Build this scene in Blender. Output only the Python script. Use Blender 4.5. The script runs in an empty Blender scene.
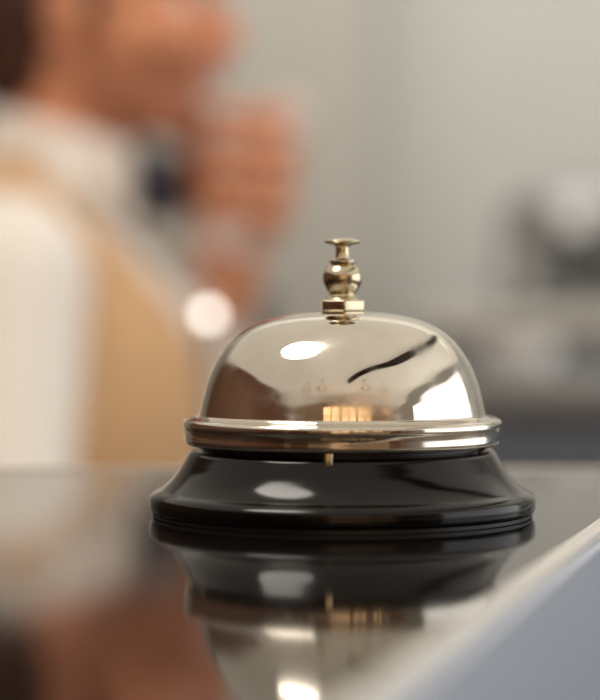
import bpy, bmesh, math
from mathutils import Vector, Matrix, Euler
scene = bpy.context.scene
scene.view_settings.view_transform = 'Standard'
Z0 = 1.2      # counter top height
COL = scene.collection

# ------------------------------------------------------------ materials
def lin(c):
    out = []
    for v in c:
        v /= 255.0
        out.append(v/12.92 if v <= 0.04045 else ((v+0.055)/1.055)**2.4)
    return (*out, 1.0)

def mat(name, rgb, rough=0.5, metal=0.0, noise=0.0, nscale=20.0, emis=0.0, ecol=None, coat=0.0,
        ior=1.5, sheen=0.0, sss=0.0, bump=0.0, stretch=None, rvar=0.0, smudge=False):
    m = bpy.data.materials.new(name); m.use_nodes = True
    nt = m.node_tree; b = nt.nodes['Principled BSDF']
    b.inputs['Base Color'].default_value = lin(rgb)
    b.inputs['Roughness'].default_value = rough
    b.inputs['Metallic'].default_value = metal
    b.inputs['IOR'].default_value = ior
    b.inputs['Coat Weight'].default_value = coat
    b.inputs['Sheen Weight'].default_value = sheen
    if sss:
        b.inputs['Subsurface Weight'].default_value = sss
        b.inputs['Subsurface Scale'].default_value = 0.01
    if emis:
        b.inputs['Emission Color'].default_value = lin(ecol or rgb)
        b.inputs['Emission Strength'].default_value = emis
    tc = nt.nodes.new('ShaderNodeTexCoord')
    mp = nt.nodes.new('ShaderNodeMapping')
    if stretch: mp.inputs['Scale'].default_value = stretch
    nt.links.new(tc.outputs['Object'], mp.inputs['Vector'])
    nz = nt.nodes.new('ShaderNodeTexNoise'); nz.inputs['Scale'].default_value = nscale
    nz.inputs['Detail'].default_value = 5
    nt.links.new(mp.outputs['Vector'], nz.inputs['Vector'])
    if noise:
        mx = nt.nodes.new('ShaderNodeMix'); mx.data_type = 'RGBA'
        a = lin([max(0, v*(1-noise)) for v in rgb]); c = lin([min(255, v*(1+noise)) for v in rgb])
        mx.inputs[6].default_value = a; mx.inputs[7].default_value = c
        nt.links.new(nz.outputs['Fac'], mx.inputs[0])
        nt.links.new(mx.outputs[2], b.inputs['Base Color'])
    if rvar:
        mr = nt.nodes.new('ShaderNodeMapRange')
        mr.inputs['From Min'].default_value = .40; mr.inputs['From Max'].default_value = .64
        mr.inputs['To Min'].default_value = max(0, rough-rvar); mr.inputs['To Max'].default_value = rough+rvar
        nt.links.new(nz.outputs['Fac'], mr.inputs['Value'])
        nt.links.new(mr.outputs['Result'], b.inputs['Roughness'])
    if bump:
        bp = nt.nodes.new('ShaderNodeBump'); bp.inputs['Strength'].default_value = bump
        bp.inputs['Distance'].default_value = 0.001
        nt.links.new(nz.outputs['Fac'], bp.inputs['Height'])
        nt.links.new(bp.outputs['Normal'], b.inputs['Normal'])
    return m

M = dict(
 nickel = mat('polished_nickel', (222,215,202), 0.11, 1.0, rvar=0.08, nscale=120, noise=0.06),
 brass  = mat('pale_brass', (208,196,168), 0.18, 1.0, rvar=0.05, nscale=200),
 black  = mat('black_enamel', (7,6,6), 0.14, 0, ior=1.4, rvar=0.03, nscale=90),
 rubber = mat('black_rubber', (12,11,11), 0.45),
 counter= mat('dark_polished_stone', (17,14,13), 0.065, 0, noise=0.15, nscale=30, ior=1.45),
 trim   = mat('edge_trim_metal', (236,234,228), 0.3, 0.3, noise=0.02),
 front  = mat('counter_front_laminate', (184,194,210), 0.35, 0, noise=0.03, nscale=6),
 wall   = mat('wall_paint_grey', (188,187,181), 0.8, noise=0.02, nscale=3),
 pillar = mat('wall_paint_darker_grey', (172,169,160), 0.8, noise=0.02, nscale=3),  # slightly darker grey paint, also on the sideboard
 warmw  = mat('wall_paint_warm', (178,150,122), 0.8, noise=0.06, nscale=3),
 coolw  = mat('wall_paint_cool', (204,207,209), 0.8, noise=0.02, nscale=3),
 wood   = mat('walnut_panelling', (114,78,56), 0.5, noise=0.3, nscale=4, stretch=(8,8,0.6)),
 ceil   = mat('ceiling_added_glow', (226,224,218), 0.9, noise=0.02, emis=.50, ecol=(255,246,232)),  # plain ceiling with emission added as even fill light
 white  = mat('white_gloss_paint', (226,224,218), 0.5, noise=0.02),
 floor  = mat('floor_tile', (140,126,112), 0.35, noise=0.1, nscale=5),
 dark   = mat('dark_metal', (30,30,34), 0.4, 0.4),
 rail   = mat('bronze_rail', (52,42,34), 0.4, 0.4),
 navy   = mat('navy_plastic', (34,38,54), 0.4),
 steel  = mat('brushed_steel', (150,152,153), 0.45, 1.0, noise=0.05, nscale=40, stretch=(1,1,12)),
 worktop= mat('pale_worktop', (212,208,198), 0.4, noise=0.05),
 cab    = mat('bluegrey_cabinet', (134,140,147), 0.4, noise=0.05, nscale=4),
 cabd   = mat('dark_cabinet', (100,109,120), 0.4, noise=0.05, nscale=4),
 ceramic= mat('white_ceramic', (252,252,250), 0.12),
 glow   = mat('lamp_glow', (255,246,236), 0.4, emis=4.5),
 ceilL  = mat('ceiling_lamp_glow', (255,247,236), 0.4, emis=12),
 warmL  = mat('warm_window_glow', (255,210,158), 0.4, emis=1.6),
 skin   = mat('skin', (228,158,120), 0.5, noise=0.08, nscale=25, sss=0.1),
 stub   = mat('stubble_skin', (180,118,88), 0.7, noise=0.2, nscale=300),
 hair   = mat('dark_brown_hair', (66,34,20), 0.6, noise=0.3, nscale=60, stretch=(1,6,6), bump=0.6),
 lips   = mat('lips', (186,112,96), 0.45, noise=0.05),
 shirt  = mat('white_cotton', (254,247,238), 0.85, noise=0.01, nscale=80, sheen=0.3),
 vest   = mat('tan_wool', (218,176,130), 0.9, noise=0.08, nscale=250, sheen=0.1, bump=0.3),
 trouser= mat('charcoal_trouser', (44,42,46), 0.85, noise=0.1, nscale=100),
 shoe   = mat('black_leather', (20,16,14), 0.25, noise=0.1),
 bow    = mat('navy_silk', (24,28,50), 0.4, noise=0.05),
 eye    = mat('eye_white', (235,230,225), 0.1, noise=0.01),
 iris   = mat('iris_brown', (60,36,20), 0.1, noise=0.1),
 phone  = mat('pale_phone_plastic', (236,220,212), 0.3, noise=0.02),
)

# ------------------------------------------------------------ helpers
def link(me, name, m, parent=None, loc=(0,0,0)):
    o = bpy.data.objects.new(name, me); COL.objects.link(o)
    if m is not None and len(me.materials) == 0: me.materials.append(m)
    o.location = loc
    if parent: o.parent = parent
    return o

def empty(name, loc=(0,0,0), rotz=0):
    e = bpy.data.objects.new(name, None); COL.objects.link(e)
    e.empty_display_size = 0.05; e.location = loc; e.rotation_euler = (0,0,rotz)
    return e

def smooth(me, ang=35):
    for p in me.polygons: p.use_smooth = True
    me.set_sharp_from_angle(angle=math.radians(ang))

def catmull(pts, n=8):
    out = []
    P = [pts[0]] + list(pts) + [pts[-1]]
    for i in range(1, len(P)-2):
        p0,p1,p2,p3 = [Vector(q) for q in P[i-1:i+3]]
        for k in range(n):
            t = k/n
            out.append(tuple(0.5*((2*p1)+(-p0+p2)*t+(2*p0-5*p1+4*p2-p3)*t*t+(-p0+3*p1-3*p2+p3)*t**3)))
    out.append(tuple(pts[-1]))
    return out

def revolve(name, prof, m, parent=None, loc=(0,0,0), seg=160, ang=30, k=0.001):
    bm = bmesh.new(); rings = []
    for r,z in prof:
        if r < 1e-6: rings.append([bm.verts.new((0,0,z*k))])
        else: rings.append([bm.verts.new((r*k*math.cos(2*math.pi*i/seg), r*k*math.sin(2*math.pi*i/seg), z*k)) for i in range(seg)])
    for a,b in zip(rings, rings[1:]):
        for i in range(seg):
            j = (i+1) % seg
            if len(a) == 1 and len(b) == 1: continue
            if len(a) == 1: bm.faces.new((a[0], b[i], b[j]))
            elif len(b) == 1: bm.faces.new((a[i], b[0], a[j]))
            else: bm.faces.new((a[i], b[i], b[j], a[j]))
    bmesh.ops.recalc_face_normals(bm, faces=bm.faces)
    me = bpy.data.meshes.new(name); bm.to_mesh(me); bm.free(); smooth(me, ang)
    return link(me, name, m, parent, loc)

def box(name, lo, hi, m, parent=None, bev=0.0, segs=3):
    bm = bmesh.new(); bmesh.ops.create_cube(bm, size=1)
    lo, hi = Vector(lo), Vector(hi); c = (lo+hi)/2; s = hi-lo
    for v in bm.verts: v.co = Vector((v.co.x*s.x, v.co.y*s.y, v.co.z*s.z))
    if bev: bmesh.ops.bevel(bm, geom=bm.edges[:], offset=bev, segments=segs, profile=0.5, affect='EDGES')
    me = bpy.data.meshes.new(name); bm.to_mesh(me); bm.free()
    if bev: smooth(me, 40)
    return link(me, name, m, parent, c)

def prism(name, poly, z0, z1, m, parent=None, bev=0.0):
    bm = bmesh.new()
    b = [bm.verts.new((x,y,z0)) for x,y in poly]; t = [bm.verts.new((x,y,z1)) for x,y in poly]
    bm.faces.new(b); bm.faces.new(t); n = len(poly)
    for i in range(n): bm.faces.new((b[i], b[(i+1)%n], t[(i+1)%n], t[i]))
    bmesh.ops.recalc_face_normals(bm, faces=bm.faces)
    if bev: bmesh.ops.bevel(bm, geom=bm.edges[:], offset=bev, segments=3, profile=0.5, affect='EDGES')
    me = bpy.data.meshes.new(name); bm.to_mesh(me); bm.free()
    if bev: smooth(me, 40)
    return link(me, name, m, parent)

def tube(name, pts, r, m, parent=None, radii=None):
    cu = bpy.data.curves.new(name, 'CURVE'); cu.dimensions = '3D'; cu.bevel_depth = r; cu.bevel_resolution = 6
    cu.use_fill_caps = True
    pts = catmull(pts, 8); sp = cu.splines.new('POLY'); sp.points.add(len(pts)-1)
    for p,q in zip(sp.points, pts): p.co = (*q, 1)
    o = bpy.data.objects.new(name, cu); COL.objects.link(o)
    dg = bpy.context.evaluated_depsgraph_get(); me = bpy.data.meshes.new_from_object(o.evaluated_get(dg))
    bpy.data.objects.remove(o)
    smooth(me, 40); me.materials.clear()
    return link(me, name, m, parent)

def blob(name, prims, m, parent=None, voxel=0.006, sm=6, cut=None, solid=0.0):
    big = bmesh.new()
    def add(bm):
        tmp = bpy.data.meshes.new('t'); bm.to_mesh(tmp); big.from_mesh(tmp); bpy.data.meshes.remove(tmp); bm.free()
    for p in prims:
        bm = bmesh.new()
        if p[0] == 'c':
            _, a, ra, b, rb = p
            bmesh.ops.create_icosphere(bm, subdivisions=3, radius=ra, matrix=Matrix.Translation(a))
            bmesh.ops.create_icosphere(bm, subdivisions=3, radius=rb, matrix=Matrix.Translation(b))
            r = bmesh.ops.convex_hull(bm, input=bm.verts[:])
            bmesh.ops.delete(bm, geom=[v for v in bm.verts if not v.link_faces or v in set(g for g in r['geom_interior'] if isinstance(g, bmesh.types.BMVert))], context='VERTS')
        else:
            _, c, rad, *rot = p
            R = Euler(rot[0]).to_matrix().to_4x4() if rot else Matrix.Identity(4)
            bmesh.ops.create_icosphere(bm, subdivisions=4, radius=1, matrix=Matrix.Translation(c) @ R @ Matrix.Diagonal((*rad, 1)))
        add(bm)
    me = bpy.data.meshes.new(name); big.to_mesh(me); big.free()
    o = bpy.data.objects.new(name, me); COL.objects.link(o)
    md = o.modifiers.new('r', 'REMESH'); md.mode = 'VOXEL'; md.voxel_size = voxel
    s = o.modifiers.new('s', 'SMOOTH'); s.iterations = sm; s.factor = 0.5
    dg = bpy.context.evaluated_depsgraph_get(); m2 = bpy.data.meshes.new_from_object(o.evaluated_get(dg))
    bpy.data.objects.remove(o)
    if cut:
        bm = bmesh.new(); bm.from_mesh(m2)
        bmesh.ops.delete(bm, geom=[f for f in bm.faces if cut(f.calc_center_median())], context='FACES')
        bm.to_mesh(m2); bm.free()
    for p in m2.polygons: p.use_smooth = True
    m2.name = name; m2.materials.clear()
    ob = link(m2, name, m, parent)
    if solid:
        sd = ob.modifiers.new('solid', 'SOLIDIFY'); sd.thickness = solid; sd.offset = 1
    return ob

# ------------------------------------------------------------ room
X0,X1,Y0,Y1,H = -3.2,3.4,-3.4,4.3,3.0
box('floor', (X0-.1,Y0-.1,-0.1), (X1+.1,Y1+.1,0), M['floor'])
box('ceiling', (X0-.1,Y0-.1,H), (X1+.1,Y1+.1,H+.1), M['ceil'])
box('wall_back', (X0,Y1,0), (X1,Y1+.1,H), M['wall'])
box('wall_left', (X0-.1,Y0,0), (X0,Y1,H), M['wood'])
box('wall_right', (X1,Y0,0), (X1+.1,Y1,H), M['coolw'])
box('wall_front', (X0,Y0-.1,0), (X1,Y0,H), M['warmw'])
# projecting bay of the back wall whose corner is the faint vertical line
xe = -0.009 + (368-300)/2090*4.5
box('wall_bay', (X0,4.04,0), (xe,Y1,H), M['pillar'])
box('baseboard_back', (xe,Y1-.015,0), (X1,Y1,0.1), M['white'])
box('baseboard_bay', (X0,4.025,0), (xe,4.04,0.1), M['white'])

# ------------------------------------------------------------ counter
d = Vector((0.277,0.961)).normalized(); n = Vector((d.y,-d.x))  # n = customer side
E = Vector((0.055,-0.011))
yb = 0.126
far = E + d*((yb-E.y)/d.y); near = E + d*((-1.2-E.y)/d.y)
def off(p, k): return (p.x+n.x*k, p.y+n.y*k)
ctr = empty('reception_counter', (0,0,0))
prism('countertop', [off(far,0), off(near,0), (-1.7,-1.2), (-1.7,yb)], Z0-0.03, Z0, M['counter'], ctr)
prism('edge_trim', [off(far,0), off(far,0.0040), off(near,0.0040), off(near,0)], Z0-0.03, Z0+0.0004, M['trim'], ctr, bev=0.0004)
prism('front_panel', [off(far,-0.02), off(far,0.0034), off(near,0.0034), off(near,-0.02)], 0, Z0-0.0301, M['front'], ctr)
prism('lipping', [off(far,0.0040), off(far,0.0062), off(near,0.0062), off(near,0.0040)], Z0-0.03, Z0-0.0012, M['front'], ctr, bev=0.0004)
prism('back_trim', [(far.x+.006,yb), (far.x+.006,yb+0.004), (-1.7,yb+0.004), (-1.7,yb)], Z0-0.03, Z0+0.0004, M['trim'], ctr)
prism('end_panel', [(far.x-.03,yb-.02), (far.x-.02,yb), (-1.7,yb), (-1.7,yb-.02)], 0, Z0-0.0301, M['cab'], ctr)

# ------------------------------------------------------------ bell
bell = empty('reception_bell', (0,0,Z0))
base_prof = ([(0,0.9),(40.5,0.9),(41.6,1.0),(42.1,1.3)] +
  catmull([(42.35,1.8),(42.4,3.2),(42.2,4.3),(41.3,5.2),(39.6,6.1),(37.6,7.9),(36.0,10.0),(34.8,12.0),(34.0,13.4)],8) +
  [(33.7,14.0),(33.2,14.4),(32.0,14.5),(31.4,14.2),(31.0,13.6),(12,13.2),(11.5,14),(8,14.3),(0,14.3)])
revolve('base', base_prof, M['black'], bell)
revolve('foot_ring', [(0,0),(41.2,0),(41.7,0.15),(41.7,0.9),(41.2,1.0),(0,1.0)], M['rubber'], bell)
revolve('post', [(0,14),(4,14),(4,20),(2.2,21),(2.2,44),(0,44)], M['brass'], bell, seg=48)
revolve('inner_collar', [(0,14.2),(30,14.2),(30,17.8),(0,17.8)], M['rubber'], bell, seg=96)
outer = catmull([(0,44.95),(5,44.85),(10,44.4),(15,43.45),(19,42.1),(22.5,40.1),(25.4,37.4),(27.8,33.9),(29.5,30.0),(30.6,26.2),(31.2,23.6),(31.5,22.3)],8)
rim = catmull([(31.5,22.3),(31.9,21.8),(32.8,21.55),(34.0,21.4),(34.7,21.1)],4)[1:] + \
      catmull([(34.7,21.1),(34.98,20.6),(34.98,19.8),(34.8,19.1),(34.65,18.0),(34.65,16.8),(34.4,16.0),(33.9,15.7)],5)[1:]
inner = [(33.2,15.7),(33.0,16.5),(33.0,19.6),(31.0,20.6),(30.2,23.6),(28.4,30.2),(26.6,33.8),(21.6,39.0),(14,42.3),(5,43.8),(0,44)]
revolve('dome', outer+rim+inner, M['nickel'], bell, seg=256, ang=50)
# hex nut
bm = bmesh.new(); bmesh.ops.create_cone(bm, cap_ends=True, segments=6, radius1=0.0053, radius2=0.0053, depth=0.0024)
bmesh.ops.bevel(bm, geom=bm.edges[:], offset=0.0003, segments=3, profile=0.5, affect='EDGES')
me = bpy.data.meshes.new('hex_nut'); bm.to_mesh(me); bm.free(); smooth(me, 30)
nut = link(me, 'hex_nut', M['brass'], bell, (0,0,0.0461)); nut.rotation_euler = (0,0,math.radians(4))
fin = [(0,47.2),(3.6,47.2),(3.7,47.5),(3.4,47.9)] + catmull([(3.0,48.1),(2.8,48.7),(3.4,49.5),(4.1,50.8),(4.35,52.1),(4.1,53.4),(3.3,54.6),(2.5,55.2)],6) + \
      catmull([(2.3,55.3),(2.8,55.5),(2.8,56.0),(2.2,56.2)],3) + [(1.7,56.3),(1.5,56.6),(1.45,58.9),(1.7,59.2),(2.6,59.5)] + \
      catmull([(3.7,59.75),(4.05,60.0),(4.0,60.3),(3.3,60.6),(1.8,60.9),(0,61.0)],4)
revolve('plunger', fin, M['brass'], bell, seg=96, ang=35)
# striker tab below the rim
box('striker_tab', (-0.0044,-0.0339,0.0128), (-0.0026,-0.0331,0.0175), M['brass'], bell, bev=0.0004)

# ------------------------------------------------------------ receptionist
man = empty('receptionist_man', (-0.209,1.28,0), math.radians(-8))
HX = -0.014
def h(x,y,z): return (x+HX,y,z)
skinp = [('c',(-.012,0,1.30),.056,h(.036,0,1.44),.054),
 ('e',h(.036,0,1.525),(.098,.076,.088)), ('e',h(.075,0,1.468),(.066,.058,.083)),
 ('c',h(.035,.05,1.44),.022,h(.108,.012,1.402),.02), ('c',h(.035,-.05,1.44),.022,h(.108,-.012,1.402),.02),
 ('e',h(.122,0,1.403),(.018,.02,.017)),
 ('c',h(.137,0,1.502),.008,h(.160,0,1.464),.010), ('e',h(.152,.010,1.458),(.012,.008,.007)), ('e',h(.152,-.010,1.458),(.012,.008,.007)),
 ('c',h(.134,.012,1.510),.009,h(.118,.045,1.512),.010), ('c',h(.134,-.012,1.510),.009,h(.118,-.045,1.512),.010),
 ('e',h(.108,.036,1.468),(.028,.024,.024)), ('e',h(.108,-.036,1.468),(.028,.024,.024)),
 ('e',h(.04,.083,1.482),(.019,.009,.031),(0,0.2,0.35)), ('e',h(.04,-.083,1.482),(.019,.009,.031),(0,0.2,-0.35)),
 ('e',h(.137,0,1.437),(.014,.026,.012))]
head = blob('head', skinp, M['skin'], man, voxel=0.0035, sm=3)
head.data.materials.append(M['stub'])
for p in head.data.polygons:
    c = p.center; x = c.x-HX
    jaw = c.z < 1.452 and c.z > 1.375 and x > 0.045
    if jaw and not (1.425 < c.z < 1.446 and x > .135): p.material_index = 1
blob('lips', [('e',h(.1465,0,1.441),(.007,.022,.0042)),('e',h(.1455,0,1.4335),(.007,.019,.005))], M['lips'], man, voxel=0.002, sm=2)
for s,nm in ((1,'left'),(-1,'right')):
    blob('eye_'+nm, [('e',h(.121,.031*s,1.493),(.0125,.0125,.0115))], M['eye'], man, voxel=0.0015, sm=1)
    blob('iris_'+nm, [('e',h(.1322,.031*s,1.493),(.002,.0055,.0055))], M['iris'], man, voxel=0.001, sm=1)
    blob('eyebrow_'+nm, [('c',h(.143,.016*s,1.517),.0035,h(.134,.036*s,1.521),.0035),('c',h(.134,.036*s,1.521),.0035,h(.118,.052*s,1.515),.0025)], M['hair'], man, voxel=0.0015, sm=2)
hairp = [('e',h(.024,0,1.547),(.106,.086,.084)), ('e',h(-.006,0,1.497),(.076,.088,.074)), ('e',h(-.012,0,1.450),(.054,.068,.050)),
 ('e',h(.08,0,1.588),(.055,.055,.036)), ('c',h(.055,.072,1.52),.014,h(.057,.070,1.475),.008), ('c',h(.055,-.072,1.52),.014,h(.057,-.070,1.475),.008)]
blob('hair', hairp, M['hair'], man, voxel=0.004, sm=5)

R_sh, R_el, R_wr = (.006,-.184,1.268), (.004,-.225,1.01), (.07,-.215,.80)
L_sh, L_el, L_wr = (-.005,.182,1.272), (.070,.19,1.035), (.115,.085,1.258)
def torso(k):
    return [('e',(-.02,0,.90),(.115+k,.160+k,.12)), ('e',(-.012,0,1.03),(.108+k,.142+k,.15)),
     ('e',(-.004,0,1.18),(.122+k,.166+k,.15)), ('e',(-.015,0,1.262),(.096+k,.178+k,.075)),
     ('c',(-.012,.155,1.285),.036+k,(-.005,.05,1.322),.042+k), ('c',(-.012,-.155,1.285),.036+k,(-.005,-.05,1.322),.042+k)]
arms = [('c',R_sh,.064,R_el,.054), ('c',R_el,.052,R_wr,.034), ('c',L_sh,.058,L_el,.044), ('c',L_el,.044,L_wr,.033),
        ('e',R_wr,(.036,.036,.028)), ('e',L_wr,(.035,.035,.028))]
blob('shirt', torso(0)+arms+[('c',(-.008,0,1.30),.064,(.008,0,1.350),.062)], M['shirt'], man, voxel=0.007, sm=5)
# collar
cp = []
N = 18
CX = .004
for i in range(N):
    a0 = math.radians(10 + i*(340/N)); a1 = math.radians(10+(i+1)*(340/N))
    def cpnt(a, r, zz): return (CX+r*math.cos(a), r*.98*math.sin(a), zz - 0.018*math.cos(a))
    for zz,rr in ((1.345,.070),(1.356,.069),(1.368,.067),(1.380,.065),(1.390,.063)):
        cp.append(('c',cpnt(a0,rr,zz),.005,cpnt(a1,rr,zz),.005))
for s in (1,-1):
    cp += [('c',(.076,.010*s,1.362),.005,(.088,.055*s,1.312),.005),('c',(.061,.040*s,1.366),.005,(.088,.055*s,1.312),.005),
           ('c',(.071,.025*s,1.362),.005,(.088,.055*s,1.312),.005),('c',(.041,.06*s,1.366),.005,(.071,.07*s,1.320),.005)]
blob('shirt_collar', cp, M['shirt'], man, voxel=0.003, sm=3)
def vcut(c):
    if c.z < .93: return True
    if c.x > 0.0 and abs(c.y) < (c.z-1.13)*0.50: return True
    if c.z > 1.30 and abs(c.y) < .07: return True
    if abs(c.y) > .178: return True
    return False
blob('waistcoat', torso(.009), M['vest'], man, voxel=0.006, sm=7, cut=vcut, solid=0.003)
for i in range(4):
    z = 1.10-.045*i
    blob('waistcoat_button_%d'%(i+1), [('e',(.122 if z>1.03 else .114,0,z),(.004,.006,.006))], M['bow'], man, voxel=0.0015, sm=1)
# bow tie
blob('bow_tie', [('e',(.090,0,1.345),(.010,.011,.011)),
   *[q for s in (1,-1) for q in (('c',(.090,.004*s,1.345),.006,(.086,.054*s,1.364),.012),('c',(.090,.004*s,1.345),.006,(.086,.054*s,1.326),.012),
   ('c',(.086,.054*s,1.364),.012,(.086,.054*s,1.326),.012))]],
   M['bow'], man, voxel=0.003, sm=3)
# trousers + shoes
tp = [('e',(-.02,0,.88),(.118,.162,.11))]
for s in (1,-1):
    tp += [('c',(-.02,.09*s,.84),.09,(0,.10*s,.47),.064),('c',(0,.10*s,.47),.062,(-.03,.105*s,.08),.048)]
blob('trousers', tp, M['trouser'], man, voxel=0.008, sm=6, cut=lambda c: c.z > .965)
for s,nm in ((1,'left'),(-1,'right')):
    blob('shoe_'+nm, [('c',(-.05,.105*s,.042),.040,(.06,.112*s,.035),.033),('e',(.12,.118*s,.028),(.07,.042,.027)),('e',(-.04,.105*s,.075),(.04,.04,.04))], M['shoe'], man, voxel=0.005, sm=4,
         cut=lambda c: c.z < 0.003)
# left hand (raised, closed round handset)
hp = []
HO = Vector((-.018,0,-.004))
def hv(x,y,z): return tuple(Vector((x,y,z))+HO)
hp += [('c',hv(.142,.080,1.258),.028,hv(.150,.065,1.315),.031)]
for i,(dz,L) in enumerate(((0,.88),(.026,.98),(.052,1.0),(.077,.95))):   # pinky -> index
    K = Vector((.192+.004*i-(.003 if i==3 else 0), .045, 1.322+dz))+HO
    hp.append(('c',hv(.148,.066,1.315),.023,tuple(K),.0138))
    hp.append(('c',hv(.156,.058,1.350),.021,tuple(K),.0138))
    a = K+Vector((.010,-.044*L,.004)); b = a+Vector((-.028,-.022*L,.002)); t = b+Vector((-.030*L,.006,0))
    hp += [('c',tuple(K),.0122,tuple(a),.0108),('c',tuple(a),.0108,tuple(b),.0100),('c',tuple(b),.0100,tuple(t),.0088)]
hp += [('c',hv(.141,.068,1.325),.021,hv(.126,.058,1.362),.0138),('c',hv(.126,.058,1.362),.0138,hv(.124,.040,1.390),.0120),('c',hv(.124,.040,1.390),.0112,hv(.134,.016,1.410),.0098)]
blob('hand_left', hp, M['skin'], man, voxel=0.0026, sm=2)
# handset
ph = box('telephone_handset', (-.015,-.024,-.072), (.015,.024,.072), M['phone'], man, bev=.008)
ph.location = Vector((.184,.016,1.358))+HO; ph.rotation_euler = (0, math.radians(28), 0)
# right hand hanging
wr = Vector(R_wr); dn = Vector((.25,0,-1)).normalized()
hp = [('c',tuple(wr),.026,tuple(wr+dn*.04),.027)]
for i,(dx,L) in enumerate(((.030,.92),(.010,1.0),(-.010,.95),(-.028,.78))):
    K = wr+dn*.088+Vector((dx,0,-.002*abs(i-1)))
    hp.append(('c',tuple(wr+dn*.03+Vector((dx*.5,0,0))),.017,tuple(K),.0125))
    a = K+dn*.040*L+Vector((0,.006,0)); b = a+dn*.024*L+Vector((0,.010,0)); t = b+dn*.019*L+Vector((0,.012,0))
    hp += [('c',tuple(K),.0108,tuple(a),.0094),('c',tuple(a),.0094,tuple(b),.0088),('c',tuple(b),.0088,tuple(t),.0078)]
hp += [('c',tuple(wr+dn*.03+Vector((.016,.004,0))),.017,tuple(wr+dn*.062+Vector((.046,.014,0))),.0125),
       ('c',tuple(wr+dn*.062+Vector((.046,.014,0))),.0122,tuple(wr+dn*.098+Vector((.050,.022,0))),.0098)]
blob('hand_right', hp, M['skin'], man, voxel=0.0026, sm=2)

# ------------------------------------------------------------ background furniture
def px(x, dist): return -0.009+(x-300)/2090*dist
def pz(y, dist): return Z0+.046+(306-y)/2090*dist
# back bar (right)
bar = empty('back_bar', (0,0,0))
bx0 = px(440,3.5)
box('cabinet', (bx0,3.08,0), (3.0,3.75,1.195), M['cab'], bar)
box('worktop', (bx0-.02,3.04,1.195), (3.02,3.77,1.235), M['worktop'], bar, bev=.004)
for i in range(4):
    box('door_panel_%d'%(i+1), (bx0+.04+.66*i,3.065,.1), (bx0+.66+.66*i,3.08,1.15), M['cab'], bar, bev=.003)
# espresso machine on bar
em = empty('espresso_machine', (px(598,3.8),3.38,1.235))
box('body', (-.13,-.16,.09), (.2,.16,.23), M['steel'], em, bev=.06, segs=6)
box('drip_tray', (-.12,-.17,.005), (.19,.14,.035), M['steel'], em, bev=.01)
box('back_column', (-.11,.03,.03), (.18,.15,.10), M['steel'], em, bev=.01)
for i,x in enumerate((-.05,.10)):
    o = revolve('group_head_%d'%(i+1), [(0,0),(28,0),(30,4),(30,30),(0,30)], M['steel'], em, (x,-.08,.065), seg=48)
    tube('portafilter_handle_%d'%(i+1), [(x,-.10,.07),(x,-.15,.068),(x,-.21,.06)], .011, M['dark'], em)
g = revolve('pressure_gauge', [(0,12),(24,12),(26,9),(28,0),(0,0)], M['ceramic'], em, (-.06,-.158,.17), seg=48); g.rotation_euler=(math.pi/2,0,0)
# gooseneck faucet
fc = empty('gooseneck_faucet', (px(505,3.8),3.30,1.235))
tube('spout', [(0,0,0),(0,0,.10),(0,0,.15),(.012,0,.185),(.045,0,.205),(.078,0,.185),(.09,0,.15),(.09,0,.12)], .011, M['steel'], fc)
revolve('flange', [(0,0),(26,0),(26,5),(16,9),(14,30),(0,30)], M['steel'], fc, seg=48)
tube('lever', [(0,0,.03),(-.03,0,.045),(-.06,0,.06)], .005, M['steel'], fc)
# service table (nearer, right) with bowl
st = empty('service_counter', (0,0,0))
D2 = 2.5; ztop = pz(380,D2)
box('cabinet', (px(475,D2),1.95,0), (2.6,2.5,ztop-.03), M['cabd'], st)
box('worktop', (px(470,D2),1.92,ztop-.03), (2.62,2.52,ztop), M['steel'], st, bev=.004)
bo = revolve('bowl', catmull([(0,0),(18,0),(20,3),(34,14),(44,32),(47,46)],6)+catmull([(47,46),(46,47),(44.5,46)],3)[1:]+catmull([(44.5,46),(41,32),(31,16),(18,6),(0,4)],6)[1:], M['ceramic'], None, (px(520,D2),2.04,ztop), seg=64, ang=60)
bo.name = 'ceramic_bowl'
# sideboard (left/centre) with grinder
sb = empty('sideboard', (0,0,0))
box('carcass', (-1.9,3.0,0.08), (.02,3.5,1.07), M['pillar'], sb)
box('plinth', (-1.85,3.04,0), (-.03,3.46,.08), M['dark'], sb)
box('top', (-1.93,2.97,1.07), (.05,3.52,1.1), M['worktop'], sb, bev=.004)
D3 = 3.6
gr = empty('coffee_grinder', (px(246,D3),3.2,1.1))
box('body', (-.040,-.05,0), (.040,.05,.12), M['navy'], gr, bev=.012)
revolve('hopper', [(0,118),(28,118),(44,165),(46,172),(44,176),(0,178)], M['dark'], gr, seg=48)
# staff desk behind the counter, with a small globe lamp
dk = empty('staff_desk', (0,0,0))
box('desk_top', (-1.6,.24,.87), (.35,.90,.90), M['worktop'], dk, bev=.003)
for i,(x,y) in enumerate(((-1.55,.28),(.30,.28),(-1.55,.86),(.30,.86))):
    box('leg_%d'%(i+1), (x-.025,y-.025,0), (x+.025,y+.025,.87), M['dark'], dk)
DL = 1.29
lp = empty('globe_desk_lamp', (px(208,DL),DL-.46,.90)); zl = (pz(315,DL)-.90)*1000
revolve('lamp_base', [(0,0),(50,0),(51,4),(46,9),(8,13),(3,18),(2.0,zl-9),(3,zl-7),(3,zl-4),(0,zl-4)], M['steel'], lp, seg=64)
revolve('globe', [(0,zl-5)]+[(5*math.sin(a*math.pi/16),zl-5*math.cos(a*math.pi/16)) for a in range(1,16)]+[(0,zl+5)], M['glow'], lp, seg=48)

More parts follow.
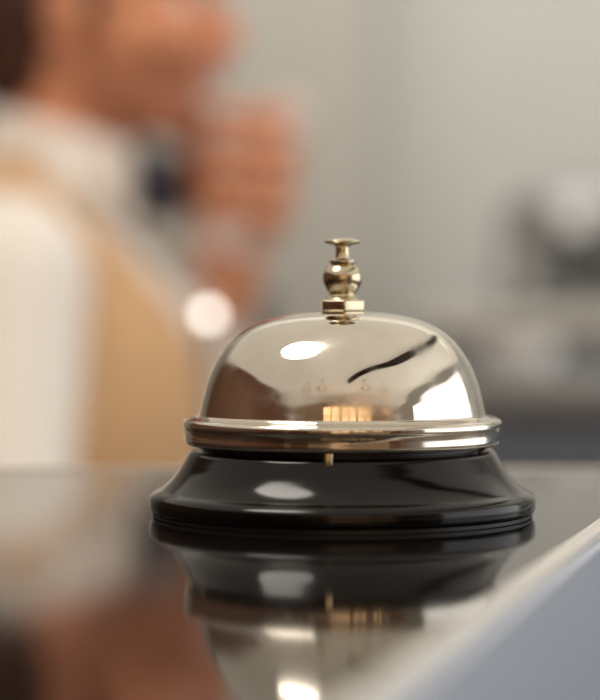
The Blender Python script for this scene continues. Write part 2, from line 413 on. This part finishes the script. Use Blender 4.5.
# ------------------------------------------------------------ ceiling & wall fixtures
def disc(name, c, rx, ry, m):
    e = empty(name, c)
    revolve('housing', [(0,0),(1000,0),(1050,-40),(1050,-50),(1000,-55),(0,-55)], M['white'], e, seg=96).scale = (rx,ry,1)
    revolve('diffuser', [(0,-56),(960,-56),(960,-62),(0,-66)], m, e, seg=96).scale = (rx,ry,1)
    return e
disc('ceiling_lamp', (-.82,-.2,H), .48,.44, M['ceilL'])
# curved bronze ceiling beam, widest in the middle of its run
bm = bmesh.new()
cl = catmull([(.17,-2.2),(.8,-1.35),(1.3,-.57),(1.56,1.0),(1.48,3.0)], 10)
ws = [.04+.08*math.sin(math.pi*i/(len(cl)-1)) for i in range(len(cl))]
prev = None
for i,(x,y) in enumerate(cl):
    a = Vector(cl[max(0,i-1)]); b = Vector(cl[min(len(cl)-1,i+1)]); t = (b-a).normalized(); nn = Vector((t.y,-t.x))*ws[i]
    cur = [bm.verts.new((x+s*nn.x, y+s*nn.y, H+zz)) for s,zz in ((1,0),(1,-.10),(-1,-.10),(-1,0))]
    if prev:
        for q in range(4): bm.faces.new((prev[q],prev[(q+1)%4],cur[(q+1)%4],cur[q]))
    else: bm.faces.new(cur)
    prev = cur
bm.faces.new(prev); bmesh.ops.recalc_face_normals(bm, faces=bm.faces)
me = bpy.data.meshes.new('ceiling_beam'); bm.to_mesh(me); bm.free()
link(me, 'ceiling_beam', M['rail'])
# warm windows in the wall behind the camera: lower row and clerestory row
k = 0
for z0,z1,spans in ((1.35,1.85,((-.5,.25),(.4,.95),(1.3,1.7))), (2.46,2.70,((-1.0,-.2),(-.1,.6),(.7,1.4),(2.2,2.7)))):
    for a,b in spans:
        k += 1
        wn = empty('window_%d'%k, (0,0,0))
        box('pane', (a,Y0+.005,z0), (b,Y0+.02,z1), M['warmL'], wn)
        box('sill', (a-.03,Y0+.001,z0-.06), (b+.03,Y0+.08,z0-.01), M['wood'], wn)
        box('head_rail', (a-.03,Y0+.001,z1+.01), (b+.03,Y0+.05,z1+.06), M['wood'], wn)
        box('mullion', ((a+b)/2-.02,Y0+.02,z0), ((a+b)/2+.02,Y0+.05,z1), M['wood'], wn)
for i,(a,b) in enumerate(((-2.6,-1.6),(2.2,2.9))):
    box('door_%d'%(i+1), (a,Y0+.001,0), (b,Y0+.05,2.1), M['wood'])
# pendant lamps over the lobby
for i,x in enumerate((-1.35,-.75,.75,1.5)):
    e = empty('pendant_lamp', (x,-2.1,H))
    revolve('cord', [(0,0),(40,0),(40,-12),(5,-18),(5,-300),(0,-300)], M['dark'], e, seg=32)
    revolve('shade', [(0,-290),(60,-296),(150,-400),(154,-404),(148,-402),(56,-304),(0,-300)], M['rail'], e, seg=64)
    revolve('bulb', [(0,-310)]+[(62*math.sin(a*math.pi/12),-372+62*math.cos(a*math.pi/12)) for a in range(1,12)]+[(0,-434)], M['warmL'], e, seg=32)

def area(name, loc, target, sx, sy, power, col):
    L = bpy.data.lights.new(name, 'AREA'); L.shape = 'RECTANGLE'; L.size = sx; L.size_y = sy; L.energy = power; L.color = col
    o = bpy.data.objects.new(name, L); COL.objects.link(o); o.location = loc
    o.rotation_euler = (Vector(target)-Vector(loc)).to_track_quat('-Z','Y').to_euler()
area('added_right_fill_light', (X1-.05,0.2,1.6), (0,0.2,1.5), 4.4, 2.0, 48, (.97,.98,1))  # added cool fill from the right; this wall has no window
area('added_wall_fill_light', (.6,2.7,H-.15), (.9,Y1,1.5), 3.2, .25, 30, (1,.975,.94))  # added fill to brighten the back wall; no fixture modelled
w_ = bpy.data.worlds.new('World'); scene.world = w_; w_.use_nodes = True
w_.node_tree.nodes['Background'].inputs[0].default_value = (.8,.85,.9,1)
w_.node_tree.nodes['Background'].inputs[1].default_value = .3

# ------------------------------------------------------------ camera
cam = bpy.data.cameras.new('camera'); co = bpy.data.objects.new('camera', cam); COL.objects.link(co)
co.location = (-.0093,-.46,Z0+.046)
co.rotation_euler = (math.radians(90)-math.atan(44/2090),0,0)
cam.sensor_width = 36; cam.lens = 2090/700*36; cam.clip_start = .01
cam.dof.use_dof = True; cam.dof.focus_distance = .44; cam.dof.aperture_fstop = 7.4
scene.camera = co
